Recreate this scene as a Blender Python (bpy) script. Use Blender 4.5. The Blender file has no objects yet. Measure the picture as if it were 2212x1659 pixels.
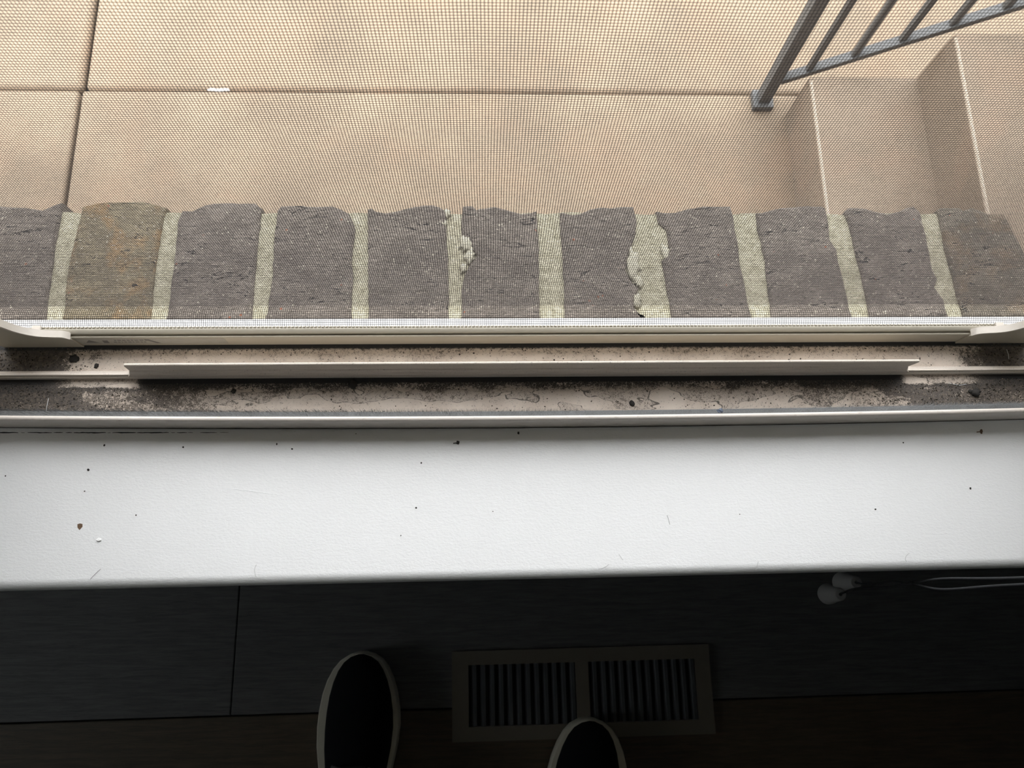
import bpy, bmesh, math, random
from mathutils import Vector, Matrix
import numpy as np

random.seed(7)
SC = bpy.context.scene
COL = SC.collection
PI = math.pi

# ------------------------------------------------------------------ camera
cam_d = bpy.data.cameras.new('camera')
cam = bpy.data.objects.new('camera', cam_d)
COL.objects.link(cam)
right = Vector((0.9994374, -0.0139772, 0.0304876))
down = Vector((-0.0059996, -0.9688680, -0.2475051))
fwd = Vector((0.0329979, 0.2471829, -0.9684068))
R = Matrix((right, -down, -fwd)).transposed().to_4x4()
cam.matrix_world = Matrix.Translation((0, 0, 1.10)) @ R
cam_d.sensor_width = 36.0
cam_d.lens = 36.0 * 1660.0 / 2212.0
cam_d.clip_start = 0.01
cam_d.dof.use_dof = True
cam_d.dof.focus_distance = 0.56
cam_d.dof.aperture_fstop = 21.0
SC.camera = cam

# ------------------------------------------------------------------ world, exposure
world = bpy.data.worlds.new('overcast_sky')
SC.world = world
world.use_nodes = True
bg = world.node_tree.nodes['Background']
bg.inputs[0].default_value = (0.975, 0.985, 1.0, 1)
# overcast sky: three times brighter at the zenith than at the horizon
wt = world.node_tree
_tc = wt.nodes.new('ShaderNodeTexCoord')
_sx = wt.nodes.new('ShaderNodeSeparateXYZ')
_mr = wt.nodes.new('ShaderNodeMapRange')
for _i, _v in enumerate((0.0, 1.0, 0.55, 1.65)):
    _mr.inputs[_i + 1].default_value = _v
wt.links.new(_tc.outputs['Generated'], _sx.inputs[0])
wt.links.new(_sx.outputs['Z'], _mr.inputs[0])
wt.links.new(_mr.outputs[0], bg.inputs[1])
SC.view_settings.view_transform = 'Standard'
SC.view_settings.look = 'None'
SC.view_settings.gamma = 1.0
SC.view_settings.use_curve_mapping = False
SC.view_settings.exposure = 2.55


# ------------------------------------------------------------------ node helper
class NB:
    def __init__(self, name):
        self.m = bpy.data.materials.new(name)
        self.m.use_nodes = True
        self.t = self.m.node_tree
        self.p = self.t.nodes['Principled BSDF']

    def new(self, typ, **kw):
        n = self.t.nodes.new(typ)
        for k, v in kw.items():
            setattr(n, k, v)
        return n

    def put(self, sock, v):
        if hasattr(v, 'is_output'):
            self.t.links.new(v, sock)
        elif isinstance(v, (tuple, list)) and len(v) == 3 and sock.type == 'RGBA':
            sock.default_value = (*v, 1)
        else:
            sock.default_value = v

    def co(self, sc=None, typ='Object'):
        o = self.new('ShaderNodeTexCoord').outputs[typ]
        if sc is None:
            return o
        mp = self.new('ShaderNodeMapping')
        mp.inputs['Scale'].default_value = sc
        self.t.links.new(o, mp.inputs['Vector'])
        return mp.outputs[0]

    def xyz(self, v):
        s = self.new('ShaderNodeSeparateXYZ')
        self.t.links.new(v, s.inputs[0])
        return s.outputs

    def noise(self, vec, scale, detail=3.0, rough=0.55, dist=0.0):
        n = self.new('ShaderNodeTexNoise')
        self.put(n.inputs['Vector'], vec)
        n.inputs['Scale'].default_value = scale
        n.inputs['Detail'].default_value = detail
        n.inputs['Roughness'].default_value = rough
        n.inputs['Distortion'].default_value = dist
        return n.outputs['Fac']

    def voro(self, vec, scale, feature='F1', out='Distance'):
        n = self.new('ShaderNodeTexVoronoi', feature=feature)
        self.put(n.inputs['Vector'], vec)
        n.inputs['Scale'].default_value = scale
        return n.outputs[out]

    def ma(self, op, a, b=0.0, clamp=False):
        n = self.new('ShaderNodeMath', operation=op, use_clamp=clamp)
        self.put(n.inputs[0], a)
        self.put(n.inputs[1], b)
        return n.outputs[0]

    def ss(self, v, lo, hi, a=0.0, b=1.0):
        n = self.new('ShaderNodeMapRange', interpolation_type='SMOOTHSTEP')
        self.put(n.inputs[0], v)
        for i, q in enumerate((lo, hi, a, b)):
            n.inputs[i + 1].default_value = q
        return n.outputs[0]

    def mix(self, f, a, b, blend='MIX'):
        n = self.new('ShaderNodeMix', data_type='RGBA', blend_type=blend)
        self.put(n.inputs[0], f)
        self.put(n.inputs[6], a)
        self.put(n.inputs[7], b)
        return n.outputs[2]

    def bump(self, h, strength=0.5, dist=0.001):
        n = self.new('ShaderNodeBump')
        n.inputs['Strength'].default_value = strength
        n.inputs['Distance'].default_value = dist
        self.put(n.inputs['Height'], h)
        self.t.links.new(n.outputs[0], self.p.inputs['Normal'])

    def done(self, col, rough=0.6, metal=0.0, spec=0.5):
        self.put(self.p.inputs['Base Color'], col)
        self.put(self.p.inputs['Roughness'], rough)
        self.p.inputs['Metallic'].default_value = metal
        self.p.inputs['Specular IOR Level'].default_value = spec
        return self.m


def simple(name, col, rough=0.6, var=0.12, scale=60.0, metal=0.0, spec=0.5, bump=0.0):
    b = NB(name)
    f = b.noise(b.co(), scale, 4)
    c = b.mix(f, tuple(x * (1 - var) for x in col), tuple(min(1, x * (1 + var)) for x in col))
    if bump:
        b.bump(b.noise(b.co(), scale * 4, 3), bump, 0.001)
    return b.done(c, rough, metal, spec)


M = {}
M['vinyl'] = simple('beige_vinyl', (0.56, 0.51, 0.44), 0.45, 0.08, 30)
M['vinyl_light'] = simple('pale_plastic', (0.72, 0.66, 0.59), 0.4, 0.05, 40)
M['nose_white'] = simple('white_aluminium', (0.46, 0.46, 0.455), 0.4, 0.04, 40)
M['screen_frame'] = simple('beige_painted_frame', (0.48, 0.44, 0.36), 0.4, 0.06, 40)
M['wire'] = simple('charcoal_fibreglass', (0.030, 0.024, 0.026), 0.75, 0.1, 200)
M['fibre'] = simple('grey_pile', (0.20, 0.207, 0.21), 0.9, 0.45, 1100)
def mat_fibre():
    b = NB('grey_pile_fibre')
    r = b.new('ShaderNodeNewGeometry').outputs['Random Per Island']
    c = b.mix(b.ss(r, 0.1, 1.0), (0.085, 0.088, 0.09), (0.36, 0.37, 0.375))
    return b.done(c, 0.9, spec=0.2)


M['strand'] = mat_fibre()
M['interior_paint'] = simple('wall_paint', (0.30, 0.31, 0.33), 0.8, 0.04, 8)
M['white_trim'] = simple('white_trim_paint', (0.78, 0.79, 0.79), 0.45, 0.03, 20)
M['iron'] = simple('grey_painted_iron', (0.092, 0.094, 0.092), 0.5, 0.2, 90, bump=0.1)
M['soil'] = simple('joint_filler', (0.05, 0.047, 0.038), 0.95, 0.3, 60)
M['black_crumb'] = simple('dark_crumb', (0.03, 0.027, 0.024), 0.9, 0.3, 900)
M['brown_crumb'] = simple('brown_crumb', (0.16, 0.10, 0.06), 0.9, 0.3, 900)
M['blue_pebble'] = simple('slate_pebble', (0.09, 0.11, 0.15), 0.7, 0.3, 900)
M['white_crumb'] = simple('white_paint_flake', (0.85, 0.85, 0.84), 0.6, 0.03, 900)
M['hair'] = simple('dark_hair', (0.07, 0.065, 0.06), 0.6, 0.1, 500)
M['pale_hair'] = simple('pale_hair', (0.42, 0.42, 0.41), 0.6, 0.1, 500)
M['crack'] = simple('crack_gap', (0.012, 0.014, 0.018), 0.9, 0.1, 500)
M['caulk'] = simple('white_caulk', (0.80, 0.80, 0.78), 0.6, 0.05, 100)
M['cord'] = simple('white_cord', (0.045, 0.046, 0.049), 0.9, 0.1, 800, spec=0.1)
M['tassel'] = simple('pale_tassel', (0.34, 0.335, 0.33), 0.7, 0.04, 200)
M['register'] = simple('tan_register_enamel', (0.125, 0.11, 0.09), 0.45, 0.08, 50)
M['louvre'] = simple('dark_louvre', (0.045, 0.050, 0.056), 0.5, 0.1, 80)
M['duct'] = simple('duct_dark', (0.01, 0.01, 0.01), 0.9, 0.1, 50)
M['shoe_upper'] = simple('black_canvas', (0.0045, 0.005, 0.007), 0.95, 0.3, 900, spec=0.15, bump=0.2)
M['shoe_sole'] = simple('off_white_rubber', (0.62, 0.59, 0.50), 0.6, 0.07, 60)
M['lace'] = simple('grey_lace', (0.10, 0.102, 0.105), 0.9, 0.2, 900)
M['eyelet'] = simple('eyelet_metal', (0.25, 0.25, 0.25), 0.5, 0.1, 300, metal=1.0)
M['lining'] = simple('dark_lining', (0.02, 0.02, 0.022), 0.95, 0.1, 300)
M['sticker'] = simple('grey_label', (0.40, 0.38, 0.335), 0.5, 0.15, 200)
M['ink'] = simple('label_ink', (0.16, 0.15, 0.14), 0.6, 0.2, 300)
M['house_brick'] = simple('outer_brick', (0.16, 0.12, 0.11), 0.9, 0.25, 25)
M['grass'] = simple('lawn', (0.10, 0.13, 0.06), 0.95, 0.3, 4)


def mat_sill():
    b = NB('white_sill_paint')
    co = b.co((1, 1.6, 1))
    h = b.noise(co, 520, 2.5, 0.5, 0.4)
    h2 = b.noise(b.co((0.25, 3, 1)), 300, 2)
    hh = b.ma('ADD', b.ma('MULTIPLY', h, 1.0), b.ma('MULTIPLY', h2, 0.35))
    b.bump(hh, 0.20, 0.0009)
    sm = b.ss(b.noise(b.co(), 14, 4), 0.62, 0.8)
    c = b.mix(b.ma('MULTIPLY', sm, 0.4), (0.86, 0.865, 0.86), (0.76, 0.765, 0.755))
    return b.done(c, 0.38)


M['sill'] = mat_sill()


def mat_track():
    b = NB('dirty_beige_vinyl')
    co = b.co()
    x, y, z = b.xyz(co)
    ax = b.ma('ABSOLUTE', b.ma('SUBTRACT', x, 0.031))
    low = b.noise(co, 38, 3, 0.6, 0.3)
    lowc = b.ma('SUBTRACT', low, 0.5)
    mid = b.noise(co, 420, 4, 0.7, 0.4)
    hi = b.noise(co, 1700, 3, 0.65)
    inner = b.ss(y, 0.151, 0.1495)
    outer = b.ss(y, 0.151, 0.153)
    c_in = b.ss(b.ma('ADD', ax, b.ma('MULTIPLY', lowc, 0.10)), 0.17, 0.36)
    c_out = b.ss(b.ma('ADD', ax, b.ma('MULTIPLY', lowc, 0.10)), 0.325, 0.385)
    # puddle marks: t > 0.52 dried dirtier than the rest
    t = b.noise(b.co((1, 2.4, 1)), 24, 2, 0.5, 0.2)
    tt = b.ma('ADD', t, b.ma('MULTIPLY', b.ma('SUBTRACT', y, 0.132), 9.0))
    pud = b.ma('MULTIPLY', inner, b.ss(tt, 0.505, 0.535))
    # crust along the fin and screen rail, plus black foot strips of painted shade
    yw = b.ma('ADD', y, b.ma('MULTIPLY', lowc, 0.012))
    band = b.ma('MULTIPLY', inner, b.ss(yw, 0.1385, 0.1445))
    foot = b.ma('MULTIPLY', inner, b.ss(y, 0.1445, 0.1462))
    rail_shade = b.ma('MULTIPLY', outer, b.ss(b.ma('ADD', y, b.ma('MULTIPLY', b.ma('SUBTRACT', mid, 0.5), 0.003)), 0.1715, 0.1740))
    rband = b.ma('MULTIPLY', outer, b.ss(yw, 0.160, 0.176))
    clean = b.ma('MULTIPLY', b.ma('MULTIPLY', b.ss(ax, 0.286, 0.294), b.ss(ax, 0.372, 0.335)), b.ss(yw, 0.1415, 0.1440))
    dirty = b.ma('SUBTRACT', 1.0, clean)
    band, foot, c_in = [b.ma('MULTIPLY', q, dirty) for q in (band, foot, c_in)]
    edge = b.voro(co, 620, 'DISTANCE_TO_EDGE')
    flake = b.ss(b.ma('ADD', edge, b.ma('MULTIPLY', b.ma('SUBTRACT', mid, 0.5), 0.5)), 0.05, 0.16)
    dens = b.ma('ADD', b.ma('ADD', b.ma('MULTIPLY', b.ma('MULTIPLY', c_in, inner), 0.165), b.ma('MULTIPLY', b.ma('MULTIPLY', c_out, outer), 0.34)),
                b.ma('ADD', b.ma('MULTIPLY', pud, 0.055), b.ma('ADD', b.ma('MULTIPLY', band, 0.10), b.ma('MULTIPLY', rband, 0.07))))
    grain = b.ma('ADD', b.ma('MULTIPLY', mid, 0.5), b.ma('MULTIPLY', hi, 0.5))
    g2 = b.ma('ADD', grain, b.ma('ADD', dens, b.ma('MULTIPLY', lowc, 0.10)))
    mask = b.ss(g2, 0.565, 0.640)
    film = b.mix(b.ss(low, 0.35, 0.7), (0.72, 0.625, 0.535), (0.60, 0.510, 0.43))
    c = b.mix(b.ma('MULTIPLY', pud, 0.35), film, (0.42, 0.355, 0.30))
    c = b.mix(b.ma('MULTIPLY', b.ma('MULTIPLY', c_in, inner), 0.5), c, (0.33, 0.245, 0.17))
    line = b.ma('MULTIPLY', inner, b.ss(b.ma('ABSOLUTE', b.ma('SUBTRACT', tt, 0.515)), 0.008, 0.003))
    line = b.ma('MULTIPLY', line, b.ss(mid, 0.36, 0.5))
    c = b.mix(b.ma('MULTIPLY', line, 0.85), c, (0.06, 0.05, 0.043))
    crust = b.mix(b.ss(mid, 0.42, 0.66), (0.034, 0.031, 0.030), (0.13, 0.105, 0.082))
    c = b.mix(b.ma('MULTIPLY', mask, 0.92), c, crust)
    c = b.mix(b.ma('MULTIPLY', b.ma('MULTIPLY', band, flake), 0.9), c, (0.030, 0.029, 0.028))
    c = b.mix(b.ma('MAXIMUM', foot, rail_shade), c, (0.020, 0.019, 0.019))  # shadow of fin and rail put into the colour as near-black
    b.bump(b.ma('MULTIPLY', grain, b.ma('ADD', dens, 0.15)), 0.9, 0.0022)
    return b.done(c, 0.75)


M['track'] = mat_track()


def mat_fin():
    b = NB('streaked_beige_vinyl')
    st = b.noise(b.co((0.12, 1, 9)), 220, 3, 0.6)
    sp = b.ss(b.noise(b.co(), 900, 2), 0.62, 0.7)
    c = b.mix(b.ss(st, 0.45, 0.7), (0.68, 0.61, 0.53), (0.54, 0.475, 0.41))
    c = b.mix(b.ma('MULTIPLY', sp, 0.5), c, (0.14, 0.12, 0.10))
    return b.done(c, 0.5)


M['fin'] = mat_fin()


def mat_lip():
    b = NB('worn_vinyl_lip')
    sp = b.ss(b.noise(b.co((0.5, 1, 1)), 500, 3), 0.60, 0.72)
    c = b.mix(b.ma('MULTIPLY', sp, 0.35), (0.66, 0.60, 0.54), (0.36, 0.30, 0.25))
    return b.done(c, 0.42)


M['lip'] = mat_lip()


def mat_brick(name, base, alt, warm=0.0):
    b = NB(name)
    co = b.co()
    n1 = b.noise(co, 45, 5, 0.65)
    n2 = b.noise(b.co((1, 2.4, 1)), 190, 5, 0.7, 0.5)
    c = b.mix(b.ss(n1, 0.35, 0.68), base, alt)
    if warm:
        w = b.ss(b.noise(b.co((1.2, 1, 1)), 34, 4, 0.6), 0.50, 0.66)
        c = b.mix(b.ma('MULTIPLY', w, warm), c, (0.36, 0.215, 0.095))
    pit = b.ss(n2, 0.36, 0.28)
    c = b.mix(b.ma('MULTIPLY', pit, 0.85), c, (0.018, 0.016, 0.015))
    v = b.voro(co, 300)
    on = b.ss(b.noise(co, 120, 3), 0.51, 0.60)
    sp = b.ma('MULTIPLY', b.ss(v, 0.30, 0.16), on)
    c = b.mix(b.ma('MULTIPLY', sp, 0.75), c, (0.56, 0.51, 0.41))
    v3 = b.voro(co, 620)
    on3 = b.ss(b.noise(co, 260, 2), 0.50, 0.58)
    c = b.mix(b.ma('MULTIPLY', b.ss(v3, 0.32, 0.18), on3), c, (0.40, 0.34, 0.28))
    v2 = b.voro(co, 140)
    on2 = b.ss(b.noise(co, 90, 2), 0.62, 0.66)
    c = b.mix(b.ma('MULTIPLY', b.ss(v2, 0.2, 0.12), on2), c, (0.30, 0.12, 0.07))
    # cracks running across the brick
    ck = b.noise(b.co((0.5, 2.2, 1)), 34, 4, 0.6, 0.6)
    ln = b.ma('MULTIPLY', b.ss(b.ma('ABSOLUTE', b.ma('SUBTRACT', ck, 0.47)), 0.010, 0.003), b.ss(n1, 0.45, 0.6))
    c = b.mix(ln, c, (0.012, 0.011, 0.011))
    h = b.ma('SUBTRACT', b.ma('ADD', n2, b.ma('MULTIPLY', n1, 1.5)), b.ma('MULTIPLY', ln, 0.8))
    b.bump(h, 0.9, 0.004)
    return b.done(c, 0.9)


M['brick'] = mat_brick('purple_brown_brick', (0.155, 0.130, 0.110), (0.250, 0.213, 0.180))
M['brick_warm'] = mat_brick('ochre_stained_brick', (0.185, 0.152, 0.100), (0.290, 0.240, 0.155), 0.55)
M['brick_brown'] = mat_brick('olive_brown_brick', (0.135, 0.115, 0.088), (0.215, 0.184, 0.142), 0.2)


def mat_mortar():
    b = NB('olive_mortar')
    co = b.co()
    n = b.noise(co, 160, 5, 0.7)
    c = b.mix(b.ss(n, 0.3, 0.7), (0.30, 0.275, 0.190), (0.50, 0.465, 0.350))
    g = b.ss(b.noise(co, 800, 3), 0.55, 0.66)
    c = b.mix(b.ma('MULTIPLY', g, 0.6), c, (0.12, 0.10, 0.06))
    b.bump(b.noise(co, 500, 4), 0.8, 0.002)
    return b.done(c, 0.95)


M['mortar'] = mat_mortar()
M['smear'] = simple('pale_mortar_smear', (0.46, 0.43, 0.335), 0.95, 0.35, 600, bump=0.5)


def mat_concrete(name, a, c2):
    b = NB(name)
    co = b.co()
    n = b.noise(co, 3.2, 5, 0.6)
    f = b.noise(co, 90, 4, 0.6)
    c = b.mix(b.ss(n, 0.3, 0.7), a, c2)
    c = b.mix(b.ma('MULTIPLY', b.ss(f, 0.4, 0.75), 0.28), c, tuple(x * 0.62 for x in a))
    pk = b.ss(b.noise(b.co((1, 1, 1)), 4.5, 5, 0.6), 0.46, 0.66)
    c = b.mix(b.ma('MULTIPLY', pk, 0.45), c, (c2[0] * 1.0, c2[1] * 0.90, c2[2] * 0.86))
    b.bump(f, 0.35, 0.004)
    return b.done(c, 0.9)


M['concrete'] = mat_concrete('tan_concrete', (0.205, 0.158, 0.110), (0.285, 0.219, 0.152))
M['step'] = mat_concrete('grey_tan_concrete', (0.222, 0.175, 0.126), (0.282, 0.222, 0.162))


M['nosing'] = simple('worn_pale_edge', (0.42, 0.35, 0.27), 0.8, 0.3, 70, bump=0.3)


def mat_plank(name, a, c2):
    b = NB(name)
    g = b.noise(b.co((1.2, 16, 1)), 14, 6, 0.65, 0.6)
    f = b.noise(b.co((3, 60, 1)), 14, 4, 0.7)
    c = b.mix(b.ss(g, 0.3, 0.7), a, c2)
    c = b.mix(b.ma('MULTIPLY', b.ss(f, 0.52, 0.7), 0.6), c, tuple(x * 0.4 for x in a))
    b.bump(f, 0.2, 0.0006)
    return b.done(c, 0.55)


M['plank'] = mat_plank('dark_walnut_plank', (0.068, 0.068, 0.071), (0.112, 0.112, 0.116))
M['plank2'] = mat_plank('brown_walnut_plank', (0.050, 0.037, 0.025), (0.082, 0.061, 0.040))


def mat_glass():
    m = bpy.data.materials.new('window_glass')
    m.use_nodes = True
    t = m.node_tree
    t.nodes.clear()
    o = t.nodes.new('ShaderNodeOutputMaterial')
    mx = t.nodes.new('ShaderNodeMixShader')
    tr = t.nodes.new('ShaderNodeBsdfTransparent')
    tr.inputs[0].default_value = (0.93, 0.95, 0.94, 1)
    gl = t.nodes.new('ShaderNodeBsdfGlossy')
    gl.inputs['Roughness'].default_value = 0.02
    fr = t.nodes.new('ShaderNodeFresnel')
    fr.inputs[0].default_value = 1.45
    t.links.new(fr.outputs[0], mx.inputs[0])
    t.links.new(tr.outputs[0], mx.inputs[1])
    t.links.new(gl.outputs[0], mx.inputs[2])
    t.links.new(mx.outputs[0], o.inputs[0])
    return m


M['glass'] = mat_glass()


# ------------------------------------------------------------------ mesh helper
class MB:
    def __init__(self):
        self.v, self.f = [], []

    def add(self, vs, fs):
        k = len(self.v)
        self.v += [tuple(p) for p in vs]
        self.f += [tuple(i + k for i in q) for q in fs]
        return self

    def box(self, x0, x1, y0, y1, z0, z1):
        vs = [(x, y, z) for z in (z0, z1) for y in (y0, y1) for x in (x0, x1)]
        return self.add(vs, [(0, 2, 3, 1), (4, 5, 7, 6), (0, 1, 5, 4), (2, 6, 7, 3), (0, 4, 6, 2), (1, 3, 7, 5)])

    def prism_x(self, prof, xs, off=None):
        """extrude a (y,z) profile (counter-clockwise seen from +x) along x; off(x)->dy"""
        n = len(prof)
        vs = []
        for x in xs:
            for p in prof:
                d = off(x, p) if off else 0.0
                vs.append((x, p[0] + d, p[1]))
        fs = []
        for i in range(len(xs) - 1):
            for j in range(n):
                a, b = i * n + j, i * n + (j + 1) % n
                fs.append((a, b, b + n, a + n))
        fs.append(tuple(range(n - 1, -1, -1)))
        fs.append(tuple(range((len(xs) - 1) * n, len(xs) * n)))
        return self.add(vs, fs)

    def tube(self, pts, r, n=6, cap=True, square=False):
        pts = [Vector(p) for p in pts]
        rr = r if isinstance(r, (list, tuple)) else [r] * len(pts)
        vs, fs = [], []
        up = None
        for i, p in enumerate(pts):
            t = (pts[min(i + 1, len(pts) - 1)] - pts[max(i - 1, 0)]).normalized()
            if up is None:
                up = Vector((0, 0, 1)) if abs(t.z) < 0.9 else Vector((0, 1, 0))
            s = t.cross(up).normalized()
            up = s.cross(t).normalized()
            for k in range(n):
                a = 2 * PI * (k + (0.5 if square else 0)) / n
                vs.append(p + (s * math.cos(a) + up * math.sin(a)) * rr[i])
        for i in range(len(pts) - 1):
            for k in range(n):
                a, b = i * n + k, i * n + (k + 1) % n
                fs.append((a, b, b + n, a + n))
        if cap:
            fs.append(tuple(range(n - 1, -1, -1)))
            fs.append(tuple(range((len(pts) - 1) * n, len(pts) * n)))
        return self.add(vs, fs)

    def lathe(self, prof, c, n=24):
        """prof: list of (radius,z) bottom to top"""
        vs, fs = [], []
        for r, z in prof:
            for k in range(n):
                a = 2 * PI * k / n
                vs.append((c[0] + r * math.cos(a), c[1] + r * math.sin(a), c[2] + z))
        for i in range(len(prof) - 1):
            for k in range(n):
                a, b = i * n + k, i * n + (k + 1) % n
                fs.append((a, b, b + n, a + n))
        fs.append(tuple(range(n - 1, -1, -1)))
        fs.append(tuple(range((len(prof) - 1) * n, len(prof) * n)))
        return self.add(vs, fs)

    def lump(self, c, r, seed, flat=0.6):
        """an irregular crumb"""
        rnd = random.Random(seed)
        bm = bmesh.new()
        bmesh.ops.create_icosphere(bm, subdivisions=2, radius=1.0)
        ax = [rnd.uniform(0.6, 1.3) for _ in range(2)]
        for v in bm.verts:
            k = 1 + rnd.uniform(-0.28, 0.28)
            v.co = Vector((v.co.x * ax[0] * k, v.co.y * ax[1] * k, max(v.co.z * k, -0.5) * flat)) * r
        vs = [v.co + Vector(c) + Vector((0, 0, 0.5 * flat * r)) for v in bm.verts]
        fs = [tuple(v.index for v in f.verts) for f in bm.faces]
        bm.free()
        return self.add(vs, fs)

    def build(self, name, mat, parent=None, smooth=False, bevel=0.0, seg=2, autosmooth=None):
        me = bpy.data.meshes.new(name)
        me.from_pydata([tuple(p) for p in self.v], [], self.f)
        me.validate()
        bm = bmesh.new()
        bm.from_mesh(me)
        bmesh.ops.recalc_face_normals(bm, faces=bm.faces)
        bm.to_mesh(me)
        bm.free()
        if smooth:
            me.polygons.foreach_set('use_smooth', [True] * len(me.polygons))
            if autosmooth:
                me.set_sharp_from_angle(angle=math.radians(autosmooth))
        me.materials.append(M[mat])
        o = bpy.data.objects.new(name, me)
        COL.objects.link(o)
        if parent:
            o.parent = parent
            o.matrix_parent_inverse = parent.matrix_world.inverted()
        if bevel:
            md = o.modifiers.new('bevel', 'BEVEL')
            md.width = bevel
            md.segments = seg
            md.limit_method = 'ANGLE'
            md.angle_limit = math.radians(40)
        return o


def tag(o, label=None, cat=None, group=None, kind=None):
    if label:
        o['label'] = label
    if cat:
        o['category'] = cat
    if group:
        o['group'] = group
    if kind:
        o['kind'] = kind
    return o


def empty(name, loc=(0, 0, 0)):
    o = bpy.data.objects.new(name, None)
    o.empty_display_size = 0.05
    o.location = loc
    COL.objects.link(o)
    bpy.context.view_layer.update()
    return o


XC = 0.031                  # middle of the window
OPX0, OPX1 = -0.375, 0.437  # clear opening
ZP = -0.82                  # patio level


def lin(a, b, n):
    return [a + (b - a) * i / n for i in range(n + 1)]


def bow(x):
    return 0.0030 * ((x - 0.02) / 0.36) ** 2


# ------------------------------------------------------------------ room shell
RX0, RX1, RY0, RZ1 = -2.0, 2.1, -3.0, 2.5


def wall_with_hole(name, mat, y0, y1, x0, x1, z0, z1, hx0, hx1, hz0, hz1):
    m = MB()
    m.box(x0, hx0, y0, y1, z0, z1).box(hx1, x1, y0, y1, z0, z1)
    m.box(hx0, hx1, y0, y1, z0, hz0).box(hx0, hx1, y0, y1, hz1, z1)
    return m.build(name, mat)


o = wall_with_hole('wall_front', 'interior_paint', 0.030, 0.108, RX0, RX1, 0.0, RZ1, OPX0 - 0.03, OPX1 + 0.03, 0.5285, 2.08)
tag(o, 'grey painted room wall around the window', kind='structure')
o = wall_with_hole('wall_core', 'white_trim', 0.1082, 0.1990, RX0 - 0.3, RX1 + 0.3, 0.0, RZ1 + 0.3, OPX0 - 0.03, OPX1 + 0.03, 0.5035, 2.08)
tag(o, 'hidden framing of the window wall', kind='structure')
o = MB().box(RX0 - 0.3, RX1 + 0.3, 0.2885, 0.81, 2.30, 2.44).build('eave', 'white_trim')
tag(o, 'white roof eave over the window and patio edge', kind='structure')
o = wall_with_hole('wall_outside', 'house_brick', 0.1994, 0.288, RX0 - 0.3, RX1 + 0.3, ZP, RZ1 + 0.3, OPX0 - 0.12, OPX1 + 0.16, 0.441, 2.08)
tag(o, 'brick outer wall of the house below and beside the window', kind='structure')
m = MB().box(RX0 - 0.1, RX0, RY0, -0.62, 0, RZ1).box(RX0 - 0.1, RX0, -0.15, 0.030, 0, RZ1)
m.box(RX0 - 0.1, RX0, -0.62, -0.15, 0, 0.60).box(RX0 - 0.1, RX0, -0.62, -0.15, 1.50, RZ1)
w2 = empty('window_2', (RX0 - 0.05, -0.385, 0.60))
tag(w2, 'second window in the left wall of the room', kind='structure')
fm = MB().box(RX0 - 0.08, RX0 - 0.02, -0.6195, -0.58, 0.6005, 1.4995).box(RX0 - 0.08, RX0 - 0.02, -0.19, -0.1505, 0.6005, 1.4995)
fm.box(RX0 - 0.08, RX0 - 0.02, -0.58, -0.19, 0.6005, 0.64).box(RX0 - 0.08, RX0 - 0.02, -0.58, -0.19, 1.46, 1.4995)
fm.build('frame', 'white_trim', w2)
MB().box(RX0 - 0.052, RX0 - 0.048, -0.5798, -0.1902, 0.6402, 1.4598).build('pane', 'glass', w2)
tag(m.build('wall_left', 'interior_paint'), 'grey painted wall at the left of the room', kind='structure')
tag(MB().box(RX1, RX1 + 0.1, RY0, 0.030, 0, RZ1).build('wall_right', 'interior_paint'), 'grey painted wall at the right of the room', kind='structure')
tag(MB().box(RX0 - 0.1, RX1 + 0.1, RY0 - 0.1, RY0, 0, RZ1).build('wall_back', 'interior_paint'), 'grey painted wall at the back of the room', kind='structure')
tag(MB().box(RX0 - 0.1, RX1 + 0.1, RY0 - 0.1, 0.1085, RZ1, RZ1 + 0.1).build('ceiling', 'white_trim'), 'plain white room ceiling', kind='structure')

fl = MB().box(RX0 - 0.1, RX1 + 0.1, RY0 - 0.1, 0.108, -0.06, -0.0125).build('floor', 'duct')
tag(fl, 'dark brown wooden plank floor below the window sill', kind='structure')
# planks, laid a little out of square with the window
ang = 0.0125
ca, sa = math.cos(ang), math.sin(ang)
PW = 0.186
k = 0
for r in range(0, 16):
    yb = 0.0185 - r * (PW + 0.0018)          # far edge of the row at x = -0.34
    first = -0.34 if r == 0 else -0.34 + ((r * 0.47) % 1.22)
    xs = []
    x = first - 1.22 * 2
    while x < 2.6:
        xs.append(x)
        x += 1.22
    for xa in xs:
        x0, x1 = max(xa + 0.0007, RX0), min(xa + 1.22 - 0.0007, RX1)
        if x1 - x0 < 0.05:
            continue
        y1, y0 = yb, yb - PW
        vs = []
        for z in (-0.012, 0.0):
            for (px, py) in ((x0, y0), (x1, y0), (x1, y1), (x0, y1)):
                dx = px + 0.34
                yy = py + dx * ang
                if r == 0:
                    yy = min(yy, 0.0295)
                if yy < RY0:
                    yy = RY0
                vs.append((px, yy, z))
        m = MB().add(vs, [(3, 2, 1, 0), (4, 5, 6, 7), (0, 1, 5, 4), (1, 2, 6, 5), (2, 3, 7, 6), (3, 0, 4, 7)])
        m.build('plank', 'plank' if r % 2 == 0 else 'plank2', fl, bevel=0.0008, seg=1)
        k += 1

o = MB().box(RX0 + 0.001, RX1 - 0.001, 0.0165, 0.0298, 0.0004, 0.100).build('baseboard_front', 'white_trim', bevel=0.002)
tag(o, 'white baseboard along the wall under the window', kind='structure')

# ------------------------------------------------------------------ inside sill board
xs = lin(-0.56, 0.62, 40)


def sill_y(x):
    return 0.0002 + 0.0082 * x


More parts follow.
